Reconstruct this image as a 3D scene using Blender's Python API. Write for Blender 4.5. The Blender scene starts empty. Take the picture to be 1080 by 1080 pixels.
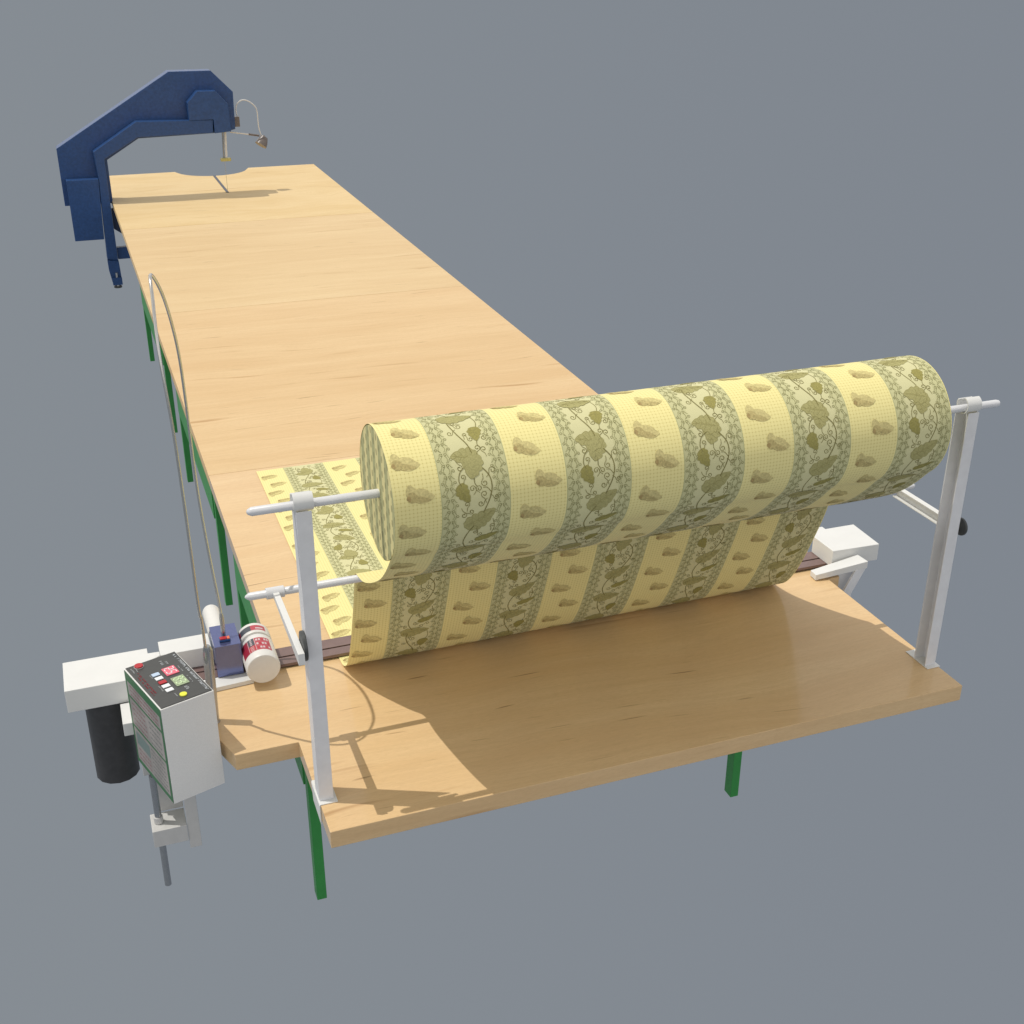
import bpy, bmesh, math, random
from mathutils import Vector, Matrix
random.seed(7)
PI = math.pi
H = 0.88                      # height of the table top; everything is modelled relative to the table top, then lifted
scn = bpy.context.scene
C = scn.collection

# ------------------------------------------------------------------ materials
def nt(name):
    m = bpy.data.materials.new(name); m.use_nodes = True
    n = m.node_tree; b = n.nodes['Principled BSDF']
    return m, n, b
def mat(name, col, rough=.5, metal=0., noise=0., nscale=60., bump=0., bscale=400., coat=0., spec=.5, emit=None):
    m, n, b = nt(name)
    b.inputs['Roughness'].default_value = rough
    b.inputs['Metallic'].default_value = metal
    b.inputs['Coat Weight'].default_value = coat
    b.inputs['Specular IOR Level'].default_value = spec
    tc = n.nodes.new('ShaderNodeTexCoord')
    nz = n.nodes.new('ShaderNodeTexNoise'); nz.inputs['Scale'].default_value = nscale; nz.inputs['Detail'].default_value = 6
    n.links.new(tc.outputs['Object'], nz.inputs['Vector'])
    rp = n.nodes.new('ShaderNodeValToRGB')
    k = noise
    rp.color_ramp.elements[0].position = .3; rp.color_ramp.elements[1].position = .7
    rp.color_ramp.elements[0].color = tuple(c*(1-k) for c in col)+(1,)
    rp.color_ramp.elements[1].color = tuple(min(1, c*(1+k)) for c in col)+(1,)
    n.links.new(nz.outputs['Fac'], rp.inputs['Fac']); n.links.new(rp.outputs['Color'], b.inputs['Base Color'])
    if bump:
        n2 = n.nodes.new('ShaderNodeTexNoise'); n2.inputs['Scale'].default_value = bscale
        n.links.new(tc.outputs['Object'], n2.inputs['Vector'])
        bp = n.nodes.new('ShaderNodeBump'); bp.inputs['Strength'].default_value = bump; bp.inputs['Distance'].default_value = .002
        n.links.new(n2.outputs['Fac'], bp.inputs['Height']); n.links.new(bp.outputs['Normal'], b.inputs['Normal'])
    if emit:
        b.inputs['Emission Color'].default_value = tuple(emit[:3])+(1,); b.inputs['Emission Strength'].default_value = emit[3]
    return m

def wood(name, base, streak, fleck, diag=False, seed=0., rough=(.46, .54), spec=.10):
    m, n, b = nt(name)
    N, Lk = n.nodes.new, n.links.new
    tc = N('ShaderNodeTexCoord')
    mp = N('ShaderNodeMapping'); mp.inputs['Location'].default_value = (seed, seed*.7, 0)
    Lk(tc.outputs['Object'], mp.inputs['Vector'])
    src = mp.outputs['Vector']
    # slow warp so that the grain wanders
    wn = N('ShaderNodeTexNoise'); wn.inputs['Scale'].default_value = .9; wn.inputs['Detail'].default_value = 2
    Lk(src, wn.inputs['Vector'])
    wv = N('ShaderNodeVectorMath'); wv.operation = 'MULTIPLY_ADD'
    Lk(wn.outputs['Color'], wv.inputs[0]); wv.inputs[1].default_value = (.1, .22 if not diag else .9, .1); Lk(src, wv.inputs[2])
    def stretched(sx, sy, sz, detail, rough=.6):
        q = N('ShaderNodeMapping'); q.inputs['Scale'].default_value = (sx, sy, sz)
        if diag: q.inputs['Rotation'].default_value = (0, 0, .9)
        Lk(wv.outputs[0], q.inputs['Vector'])
        t = N('ShaderNodeTexNoise'); t.inputs['Scale'].default_value = 1; t.inputs['Detail'].default_value = detail; t.inputs['Roughness'].default_value = rough
        Lk(q.outputs['Vector'], t.inputs['Vector']); return t.outputs['Fac']
    f1 = stretched(.55, 5, 8, 4) if not diag else stretched(.9, 3.5, 8, 4)
    f2 = stretched(2.4, 75, 60, 5, .65)
    f3 = stretched(1.0, 16, 12, 2)
    f4 = stretched(42, 300, 300, 2)
    def mr(fac, a, b_, c, d):
        r = N('ShaderNodeMapRange'); r.inputs['From Min'].default_value = a; r.inputs['From Max'].default_value = b_
        r.inputs['To Min'].default_value = c; r.inputs['To Max'].default_value = d; Lk(fac, r.inputs['Value']); return r.outputs['Result']
    def mix(fac, a, b_):
        x = N('ShaderNodeMix'); x.data_type = 'RGBA'
        Lk(fac, x.inputs[0])
        if isinstance(a, tuple): x.inputs[6].default_value = a+(1,)
        else: Lk(a, x.inputs[6])
        if isinstance(b_, tuple): x.inputs[7].default_value = b_+(1,)
        else: Lk(b_, x.inputs[7])
        return x.outputs[2]
    c = mix(mr(f1, .40, .64, 0, 1) if diag else mr(f1, .34, .66, 0, 1), base, streak)
    c = mix(mr(f2, .42, .72, 0, .38), c, tuple(x*.86 for x in streak))
    c = mix(mr(f4, .45, .72, 0, .42), c, tuple(x*.84 for x in streak))
    c = mix(mr(f3, .66, .78, 0, .7), c, fleck)
    # short dark flecks
    q = N('ShaderNodeMapping'); q.inputs['Scale'].default_value = (3.4, 62, 30); Lk(wv.outputs[0], q.inputs['Vector'])
    vf = N('ShaderNodeTexNoise'); vf.inputs['Scale'].default_value = 1; vf.inputs['Detail'].default_value = 1
    Lk(q.outputs['Vector'], vf.inputs['Vector'])
    c = mix(mr(vf.outputs['Fac'], .745, .82, 0, .7), c, tuple(x*.6 for x in fleck))
    Lk(c, b.inputs['Base Color'])
    Lk(mr(f2, .3, .7, *rough), b.inputs['Roughness'])
    b.inputs['Specular IOR Level'].default_value = spec
    bp = N('ShaderNodeBump'); bp.inputs['Strength'].default_value = .04; bp.inputs['Distance'].default_value = .001
    Lk(f4, bp.inputs['Height']); Lk(bp.outputs['Normal'], b.inputs['Normal'])
    return m

M = {}
M['wood_near'] = wood('beech_near', (.750, .545, .306), (.685, .470, .248), (.34, .17, .065), seed=3.1, rough=(.11, .17), spec=.26)
M['wood_mid'] = wood('beech_mid', (.715, .525, .298), (.655, .458, .245), (.42, .24, .10), seed=11.7)
M['wood_mid2'] = wood('beech_mid_two', (.720, .545, .312), (.662, .480, .262), (.42, .24, .10), seed=23.4)
M['wood_far'] = wood('beech_far', (.740, .562, .306), (.685, .500, .248), (.45, .27, .11), diag=True, seed=5.2)
M['white'] = mat('white_enamel', (.725, .73, .715), .35, noise=.02, nscale=12, bump=.03)
M['white_pipe'] = mat('white_pipe', (.68, .69, .71), .32, noise=.03, nscale=20)
M['post'] = mat('pale_grey_steel', (.74, .745, .76), .42, noise=.04, nscale=25, bump=.03)
M['grey'] = mat('light_grey_steel', (.55, .55, .54), .5, noise=.04, nscale=30, bump=.05)
M['body'] = mat('speckled_grey_case', (.80, .80, .785), .5, noise=.04, nscale=260, bump=.05)
M['black'] = mat('black_motor', (.042, .042, .044), .45, noise=.15, nscale=40, bump=.05)
M['rubber'] = mat('dark_rubber', (.055, .06, .06), .5, noise=.1)
M['green'] = mat('green_frame', (.030, .26, .050), .45, noise=.07, nscale=14, bump=.05)
M['blue'] = mat('blue_hammer_paint', (.019, .066, .20), .36, noise=.16, nscale=40, bump=.12, bscale=260)
M['blue_box'] = mat('violet_blue_case', (.155, .18, .36), .2, metal=.7, noise=.04, nscale=60)
M['brown'] = mat('brown_rail', (.19, .125, .115), .38, noise=.08, nscale=30)
M['slit'] = mat('dark_slit', (.01, .008, .008), .7)
M['steel'] = mat('bright_steel', (.60, .59, .56), .24, metal=.9, noise=.05)
M['steel_grey'] = mat('grey_steel', (.42, .43, .44), .2, metal=.85, noise=.05)
M['strip'] = mat('steel_strip', (.13, .14, .165), .7, metal=0., spec=.1, noise=.05)
M['brass'] = mat('yellow_guide', (.50, .45, .16), .45, noise=.1)
M['bronze'] = mat('brown_lamp_paint', (.165, .14, .13), .35, noise=.1)
M['cream'] = mat('white_neck', (.70, .69, .66), .35)
M['panel'] = mat('dark_grey_panel', (.060, .062, .060), .4, noise=.06)
M['red'] = mat('red_button', (.45, .02, .03), .3)
M['redtxt'] = mat('red_print', (.22, .02, .03), .5)
M['pink'] = mat('red_display', (.80, .16, .22), .35)
M['white_ink'] = mat('white_ink', (.80, .82, .84), .5)
M['mid_ink'] = mat('grey_white_ink', (.46, .49, .52), .5)
M['dim_ink'] = mat('dim_white_ink', (.34, .36, .37), .5)
M['lcd'] = mat('pale_green_display', (.36, .44, .28), .35, noise=.05)
M['ink_green'] = mat('bright_green_digit', (.66, .85, .50), .4)
M['yellow'] = mat('yellow_button', (.78, .80, .06), .35)
M['bluepale'] = mat('pale_blue_key', (.50, .62, .78), .35)
M['label_green'] = mat('green_label', (.035, .15, .055), .45, noise=.05)
M['label_pale'] = mat('pale_label_field', (.315, .295, .285), .45, noise=.22, nscale=14)
M['label_ink'] = mat('label_print', (.17, .19, .18), .5)
M['label_red'] = mat('motor_label_red', (.30, .015, .035), .4)
M['label_lred'] = mat('motor_label_pale_red', (.46, .06, .08), .4)
M['label_dark'] = mat('motor_label_slate', (.06, .07, .085), .4)
M['label_lite'] = mat('motor_label_white', (.60, .48, .49), .4)
M['motor'] = mat('cream_white_motor', (.72, .71, .68), .42, noise=.02)
M['orange'] = mat('orange_mark', (.75, .16, .07), .4)

# fabric: stripes and weave from the cloth's own metric UV map
U0, U1 = .252, 2.152
G0, GP, GW = .391, .387, .210        # first green stripe, period, width
def fabric_mat():
    m, n, b = nt('striped_cotton')
    N, Lk = n.nodes.new, n.links.new
    uv = N('ShaderNodeUVMap'); uv.uv_map = 'cloth'
    sp = N('ShaderNodeSeparateXYZ'); Lk(uv.outputs['UV'], sp.inputs[0])
    def ma(op, a, b_=None, c=None):
        x = N('ShaderNodeMath'); x.operation = op
        for i, v in enumerate((a, b_, c)):
            if v is None: continue
            if isinstance(v, (int, float)): x.inputs[i].default_value = v
            else: Lk(v, x.inputs[i])
        return x.outputs[0]
    def mix(fac, a, b_):
        x = N('ShaderNodeMix'); x.data_type = 'RGBA'
        if isinstance(fac, (int, float)): x.inputs[0].default_value = fac
        else: Lk(fac, x.inputs[0])
        for i, v in ((6, a), (7, b_)):
            if isinstance(v, tuple): x.inputs[i].default_value = v+(1,)
            else: Lk(v, x.inputs[i])
        return x.outputs[2]
    u, v = sp.outputs['X'], sp.outputs['Y']
    t = ma('FRACT', ma('DIVIDE', ma('ADD', ma('SUBTRACT', u, G0), GP*4), GP))
    green = ma('LESS_THAN', t, GW/GP)
    # woven check of the yellow stripe
    g = .0116
    du = ma('ABSOLUTE', ma('SUBTRACT', ma('FRACT', ma('DIVIDE', u, g)), .5))
    dv = ma('ABSOLUTE', ma('SUBTRACT', ma('FRACT', ma('DIVIDE', v, g)), .5))
    lu = ma('LESS_THAN', du, .15); lv = ma('LESS_THAN', dv, .15)
    line = ma('MAXIMUM', lu, lv); cross = ma('MULTIPLY', lu, lv)
    ycol = mix(ma('MULTIPLY', line, .22), (.885, .795, .365), (.69, .57, .205))
    ycol = mix(ma('MULTIPLY', cross, .55), ycol, (.52, .44, .16))
    # fine dotted ground of the green stripe
    g2 = .0042
    eu = ma('SUBTRACT', ma('FRACT', ma('DIVIDE', u, g2)), .5); ev = ma('SUBTRACT', ma('FRACT', ma('DIVIDE', v, g2)), .5)
    dd = ma('LESS_THAN', ma('ADD', ma('MULTIPLY', eu, eu), ma('MULTIPLY', ev, ev)), .07)
    gcol = mix(ma('MULTIPLY', dd, .35), (.68, .655, .375), (.50, .485, .25))
    # slightly darker borders of the green stripe
    bd = ma('GREATER_THAN', ma('ABSOLUTE', ma('SUBTRACT', t, GW/GP/2)), .155)
    gcol = mix(ma('MULTIPLY', bd, .30), gcol, (.42, .43, .20))
    edge = ma('MULTIPLY', ma('GREATER_THAN', ma('ABSOLUTE', ma('SUBTRACT', t, GW/GP/2)), .264), .5)
    gcol = mix(edge, gcol, (.33, .36, .18))
    col = mix(green, ycol, gcol)
    nz = N('ShaderNodeTexNoise'); nz.inputs['Scale'].default_value = 900; Lk(uv.outputs['UV'], nz.inputs['Vector'])
    nfac = N('ShaderNodeMapRange'); nfac.inputs['From Min'].default_value = .3; nfac.inputs['From Max'].default_value = .7; nfac.inputs['To Min'].default_value = 0; nfac.inputs['To Max'].default_value = .16
    Lk(nz.outputs['Fac'], nfac.inputs['Value'])
    col = mix(nfac.outputs['Result'], col, (.48, .46, .20))
    Lk(col, b.inputs['Base Color'])
    b.inputs['Roughness'].default_value = .85; b.inputs['Specular IOR Level'].default_value = .15
    b.inputs['Sheen Weight'].default_value = .12
    bp = N('ShaderNodeBump'); bp.inputs['Strength'].default_value = .25; bp.inputs['Distance'].default_value = .0006
    Lk(nz.outputs['Fac'], bp.inputs['Height']); Lk(bp.outputs['Normal'], b.inputs['Normal'])
    return m
M['fabric'] = fabric_mat()
def ink(name, col, k=.18, sc=220):
    return mat(name, col, .85, noise=k, nscale=sc, spec=.12)
M['vine'] = ink('vine_print', (.23, .205, .075))
M['scroll'] = ink('scroll_print', (.275, .265, .115))
M['leaf'] = ink('leaf_print', (.40, .375, .165), .16)
M['leaf2'] = ink('dark_leaf_print', (.33, .30, .10), .16)
M['leafline'] = ink('leaf_vein_print', (.34, .31, .12), .1)
M['rose'] = ink('brown_bud_print', (.49, .41, .18), .25, 160)
M['rose2'] = ink('pale_petal_print', (.61, .53, .24), .2, 160)
M['rose3'] = ink('dark_bud_line_print', (.40, .30, .13), .2, 160)
def roll_end_mat():
    m, n, b = nt('rolled_cloth_end')
    N, Lk = n.nodes.new, n.links.new
    tc = N('ShaderNodeTexCoord'); sp = N('ShaderNodeSeparateXYZ'); Lk(tc.outputs['Object'], sp.inputs[0])
    def ma(op, a, b_=None):
        x = N('ShaderNodeMath'); x.operation = op
        for i, v in enumerate((a, b_)):
            if v is None: continue
            if isinstance(v, (int, float)): x.inputs[i].default_value = v
            else: Lk(v, x.inputs[i])
        return x.outputs[0]
    def mix(fac, a, b_):
        x = N('ShaderNodeMix'); x.data_type = 'RGBA'; Lk(fac, x.inputs[0])
        for i, v in ((6, a), (7, b_)):
            if isinstance(v, tuple): x.inputs[i].default_value = v+(1,)
            else: Lk(v, x.inputs[i])
        return x.outputs[2]
    y, z = sp.outputs['Y'], sp.outputs['Z']
    ty = ma('FRACT', ma('DIVIDE', y, .07))
    band = ma('LESS_THAN', ty, .5)
    row = ma('FLOOR', ma('DIVIDE', y, .031))
    dy = ma('SUBTRACT', ma('FRACT', ma('DIVIDE', y, .031)), .5)
    dz = ma('SUBTRACT', ma('FRACT', ma('ADD', ma('DIVIDE', z, .046), ma('MULTIPLY', row, .5))), .5)
    d = ma('ADD', ma('MULTIPLY', ma('MULTIPLY', dy, dy), 1.1), ma('MULTIPLY', dz, dz))
    dot = ma('LESS_THAN', d, .06)
    col = mix(band, (.74, .67, .32), (.44, .44, .22))
    col = mix(ma('MULTIPLY', dot, .6), col, (.22, .20, .09))
    Lk(col, b.inputs['Base Color']); b.inputs['Roughness'].default_value = .85
    return m
M['roll_end'] = roll_end_mat()

# ------------------------------------------------------------------ object helpers
def link(name, me, material, parent=None, bevel=0., smooth=False, seg=2):
    o = bpy.data.objects.new(name, me); C.objects.link(o)
    if material is not None:
        for x in (material if isinstance(material, (list, tuple)) else [material]): me.materials.append(x)
    if parent is not None: o.parent = parent
    if smooth:
        for p in me.polygons: p.use_smooth = True
        try: me.set_sharp_from_angle(angle=math.radians(40))
        except Exception: pass
    if bevel:
        bv = o.modifiers.new('bevel', 'BEVEL'); bv.width = bevel; bv.segments = seg; bv.limit_method = 'ANGLE'; bv.angle_limit = math.radians(35)
    return o
def fin(bm, name='m'):
    bmesh.ops.recalc_face_normals(bm, faces=bm.faces)
    me = bpy.data.meshes.new(name); bm.to_mesh(me); bm.free(); return me
def bx(bm, x0, x1, y0, y1, z0, z1, mi=0):
    v = [bm.verts.new(p) for p in ((x0,y0,z0),(x1,y0,z0),(x1,y1,z0),(x0,y1,z0),(x0,y0,z1),(x1,y0,z1),(x1,y1,z1),(x0,y1,z1))]
    for f in ((0,3,2,1),(4,5,6,7),(0,1,5,4),(1,2,6,5),(2,3,7,6),(3,0,4,7)):
        fc = bm.faces.new([v[i] for i in f]); fc.material_index = mi
def box(name, x0, x1, y0, y1, z0, z1, m, parent=None, bevel=.002):
    bm = bmesh.new(); bx(bm, min(x0,x1), max(x0,x1), min(y0,y1), max(y0,y1), min(z0,z1), max(z0,z1)); return link(name, fin(bm), m, parent, bevel)
def prism(bm, pts, axis, a0, a1, mi=0):
    """polygon pts in the two other axes, extruded along axis from a0 to a1"""
    def P(p, a):
        return {'x': (a, p[0], p[1]), 'y': (p[0], a, p[1]), 'z': (p[0], p[1], a)}[axis]
    A = [bm.verts.new(P(p, a0)) for p in pts]; B = [bm.verts.new(P(p, a1)) for p in pts]
    n = len(pts)
    for f in (A[::-1], B): bm.faces.new(f).material_index = mi
    for i in range(n): bm.faces.new((A[i], A[(i+1) % n], B[(i+1) % n], B[i])).material_index = mi
def pr(name, pts, axis, a0, a1, m, parent=None, bevel=.002):
    bm = bmesh.new(); prism(bm, pts, axis, a0, a1); return link(name, fin(bm), m, parent, bevel)
def tube_bm(bm, pts, r, seg=12, caps=True, mi=0):
    pts = [Vector(p) for p in pts]; rings = []
    up = None
    for i, p in enumerate(pts):
        d = ((pts[min(i+1, len(pts)-1)]-pts[max(i-1, 0)])).normalized()
        if up is None:
            up = d.orthogonal().normalized()
        else:
            up = (up - d*up.dot(d)).normalized()
        s = d.cross(up); rr = r[i] if isinstance(r, (list, tuple)) else r
        rings.append([bm.verts.new(p+(up*math.cos(t)+s*math.sin(t))*rr) for t in [2*PI*k/seg for k in range(seg)]])
    for a, b_ in zip(rings, rings[1:]):
        for k in range(seg): bm.faces.new((a[k], a[(k+1) % seg], b_[(k+1) % seg], b_[k])).material_index = mi
    if caps:
        bm.faces.new(rings[0][::-1]).material_index = mi; bm.faces.new(rings[-1]).material_index = mi
def tube(name, pts, r, m, parent=None, seg=16, bevel=0.):
    bm = bmesh.new(); tube_bm(bm, pts, r, seg); return link(name, fin(bm), m, parent, bevel, smooth=True)
def spline(P, n=8):
    out = []
    P = [Vector(p) for p in P]
    Q = [P[0]*2-P[1]]+P+[P[-1]*2-P[-2]]
    for i in range(1, len(Q)-2):
        a, b_, c, d = Q[i-1:i+3]
        for k in range(n):
            t = k/n
            out.append(.5*((2*b_)+(c-a)*t+(2*a-5*b_+4*c-d)*t*t+(3*b_-a-3*c+d)*t**3))
    out.append(P[-1]); return out
def thing(name, label, cat, loc=(0,0,0), rz=0., group=None):
    o = bpy.data.objects.new(name, None); C.objects.link(o); o.empty_display_size = .1
    o.location = loc; o.rotation_euler = (0, 0, rz)
    o['label'] = label; o['category'] = cat
    if group: o['group'] = group
    return o

# ------------------------------------------------------------------ the long table
T = .065
tb = thing('cutting_table', 'long pale beech table on green steel legs with a rounded notch in its far end', 'table', (0, 0, 0))
def xr(y): return 2.412+(y-2.95)*.0084
near = [(0,0),(2.4,0),(2.4,.885),(2.458,.889),(2.458,1.16),(2.428,1.16),(2.414,2.95),(.0116,2.95),(.0116,1.135),(-.34,1.135),(-.34,.845),(-.219,.501),(0,.501)]
pr('near_panel', near, 'z', -T, 0, M['wood_near'], tb, .0022)
pr('middle_panel', [(.0116,2.952),(2.412,2.952),(xr(6.1),6.1),(.0116,6.1)], 'z', -T, 0, M['wood_mid'], tb, .0022)
pr('middle_panel', [(.0116,6.105),(xr(6.1),6.105),(xr(9.15),9.145),(.0116,9.145)], 'z', -T, 0, M['wood_mid2'], tb, .0022)
far = [(.0116,9.152),(xr(9.15),9.152),(2.49,12.21),(1.69,12.21)]
for k in range(1, 16):
    t = PI*k/16; far.append((1.255+.415*math.cos(t)*(1-.08*math.sin(t)), 12.21-.42*math.sin(t)**.9))
far += [(.825,12.21),(.0116,12.21)]
pr('far_panel', far, 'z', -T, 0, M['wood_far'], tb, .0022)
box('blade_slot', 1.215, 1.243, 10.7, 11.79, -.002, .0035, M['strip'], tb, 0)
for ya, yb in ((.67, 2.40), (3.13, 4.95), (5.93, 7.76)):
    for y in (ya, yb):
        for x in (.042, 1.872): box('leg', x, x+.038, y, y+.055, -H, -T-.002, M['green'], tb, .002)
    for x in (.036, 1.878): box('side_rail', x, x+.03, ya+.057, yb-.002, -.36, -T-.002, M['green'], tb, .002)
    for y in (ya+.012, yb+.012): box('cross_rail', .082, 1.870, y, y+.03, -.20, -T-.002, M['green'], tb, .002)

# ------------------------------------------------------------------ the cloth: path of the sheet in (y, z)
CY, CZ, RR = .21, 1.035, .208
path = []
a_exit = 231.
for k in range(0, 121):
    th = math.radians(a_exit-357+357*k/120)
    r = RR-.0035*(1-k/120)
    path.append((CY+r*math.cos(th), CZ+r*math.sin(th)))
tail = [path[-1], (.145,.803),(.226,.735),(.348,.660),(.46,.606),(.53,.587),(.572,.580),(.602,.556),(.622,.49),(.652,.409),(.688,.325),(.728,.235),(.775,.145),(.835,.062),(.90,.018),(.965,.0045),(1.06,.0035)]
sp = spline([(p[0], p[1], 0) for p in tail], 7)[1:]
path += [(p.x, p.y) for p in sp]
n_land = len(path)
for k in range(1, 41): path.append((1.06+(2.912-1.06)*k/40, .0035))
S = [0.]
for a, b_ in zip(path, path[1:]): S.append(S[-1]+math.hypot(b_[0]-a[0], b_[1]-a[1]))
s90 = None
for i in range(121):
    th = a_exit-357+357*i/120
    if s90 is None and th >= 90: s90 = S[i]
# shift so that arc length matches: s = radius * angle on the roll
SH = RR*math.radians(90)-s90
S = [s+SH for s in S]
S_END = S[-1]; S_START = S[0]; S_LAND = S[n_land-12]
import bisect
nrm = []
for i in range(len(path)):
    a, b_ = path[max(i-1, 0)], path[min(i+1, len(path)-1)]
    d = (b_[0]-a[0], b_[1]-a[1]); l = math.hypot(*d)
    nrm.append((d[1]/l, -d[0]/l))           # printed side: outward on the roll
# outward check: on the roll's front the printed side must face -y
if nrm[60][0]*(path[60][0]-CY)+nrm[60][1]*(path[60][1]-CZ) < 0: nrm = [(-a, -b_) for a, b_ in nrm]
def cloth(u, s, off):
    s = min(max(s, S[0]), S[-1])
    i = min(max(bisect.bisect_right(S, s)-1, 0), len(S)-2)
    t = (s-S[i])/(S[i+1]-S[i])
    y = path[i][0]*(1-t)+path[i+1][0]*t; z = path[i][1]*(1-t)+path[i+1][1]*t
    ny = nrm[i][0]*(1-t)+nrm[i+1][0]*t; nz = nrm[i][1]*(1-t)+nrm[i+1][1]*t
    if s > S_LAND: off = -off                # lying on the table the visible side is the other one
    return (u, y+ny*off, z+nz*off)

verts, faces, fm, uvs = [], [], [], []
NU = 12
for i, s in enumerate(S):
    for k in range(NU+1):
        u = U0+(U1-U0)*k/NU
        verts.append((u, path[i][0], path[i][1])); uvs.append((u, s))
for i in range(len(S)-1):
    for k in range(NU):
        a = i*(NU+1)+k; faces.append((a, a+1, a+NU+2, a+NU+1)); fm.append(0)
OFF = .0005
LAYER = [0]
def strip(L, R_, mi):
    """L and R_: lists of (u, s) on both sides of a ribbon"""
    base = len(verts); LAYER[0] += 1; ex = .00004*(LAYER[0] % 23)
    for (a, b_) in zip(L, R_):
        for p in (a, b_): verts.append(cloth(p[0], p[1], OFF+ex)); uvs.append(p)
    for k in range(len(L)-1):
        a = base+2*k; faces.append((a, a+1, a+3, a+2)); fm.append(mi)
def clipped(pts, lo=None, hi=None):
    return all(S_START+.004 < p[1] < S_END-.004 and U0+.001 < p[0] < U1-.001 for p in pts)
def ribbon(pts, w, mi):
    if not clipped(pts): return
    L, R_ = [], []
    n = len(pts)
    for i, p in enumerate(pts):
        a, b_ = pts[max(i-1, 0)], pts[min(i+1, n-1)]
        d = (b_[0]-a[0], b_[1]-a[1]); l = math.hypot(*d) or 1e-9
        nx, ny = -d[1]/l, d[0]/l
        ww = (w(i/(n-1)) if callable(w) else w)/2
        L.append((p[0]+nx*ww, p[1]+ny*ww)); R_.append((p[0]-nx*ww, p[1]-ny*ww))
    strip(L, R_, mi)
def blob(cx, cs, ang, ln, wd, mi, lobes=0, n=14, shape=.75, tip=1., cols=2):
    """leaf: ang = direction of the tip in the (u, s) plane"""
    ca, sa = math.cos(ang), math.sin(ang)
    rows = []
    if mi in (3, 4): wd *= 1.36; ln *= 1.10; n = 22
    for i in range(n+1):
        t = i/n
        w = wd/2*math.sin(PI*t**shape)**.62*(1-.30*t*tip)
        w1 = w2 = w
        if lobes:
            w1 = w*(.80+.24*abs(math.sin(PI*lobes*t)))
            w2 = w*(.80+.24*abs(math.sin(PI*(lobes*t+.45))))
        x = (t-.5)*ln
        bend = .10*wd*math.sin(PI*t)
        rows.append([(x, bend+w1+(-w1-w2)*j/(2*cols)) for j in range(2*cols+1)])
    pts = [[(cx+x*ca-y*sa, cs+x*sa+y*ca) for x, y in r] for r in rows]
    if not clipped([p for r in pts for p in r]): return
    for j in range(2*cols): strip([r[j] for r in pts], [r[j+1] for r in pts], mi)
    if lobes:                                  # outline and side veins
        ribbon([r[0] for r in pts], .0013, 5); ribbon([r[-1] for r in pts], .0013, 5)
        ribbon([r[cols] for r in pts[2:-1]], .0012, 5)
        for i in range(5, n-4, 4):
            m_ = pts[i][cols]
            for e_ in (pts[i+3][0], pts[i+3][-1]):
                ribbon([m_, ((m_[0]+e_[0])/2+.001, (m_[1]+e_[1])/2), (m_[0]*.2+e_[0]*.8, m_[1]*.2+e_[1]*.8)], .0008, 5)
def spiral(cx, cs, a0, r, hand, mi, w=.0020, turns=1.15, tail=.9):
    if mi == 1: r *= 1.2; w *= 1.15
    pts = []
    n = 12
    for i in range(n+1):
        t = i/n
        rr = r*(1-.72*t); an = a0+hand*2*PI*turns*t
        pts.append((cx+rr*math.cos(an), cs+rr*math.sin(an)))
    # tail
    p0 = pts[0]; d = (-math.sin(a0)*hand, math.cos(a0)*hand)
    tl = [(p0[0]-d[0]*r*tail*q+math.cos(a0)*r*.45*q*q, p0[1]-d[1]*r*tail*q+math.sin(a0)*r*.45*q*q) for q in (1.6, 1.2, .8, .4)]
    ribbon(tl+pts, lambda t: w*(.75+.5*t), mi)
VINE, SCR, LEAF, LEAF2, LLINE, RO, RO2, RO3 = 1, 2, 3, 4, 5, 6, 7, 8
PV = .50
def smooth2(P, n=5): return [(p.x, p.y) for p in spline([(a, b_, 0) for a, b_ in P], n)]
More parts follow.
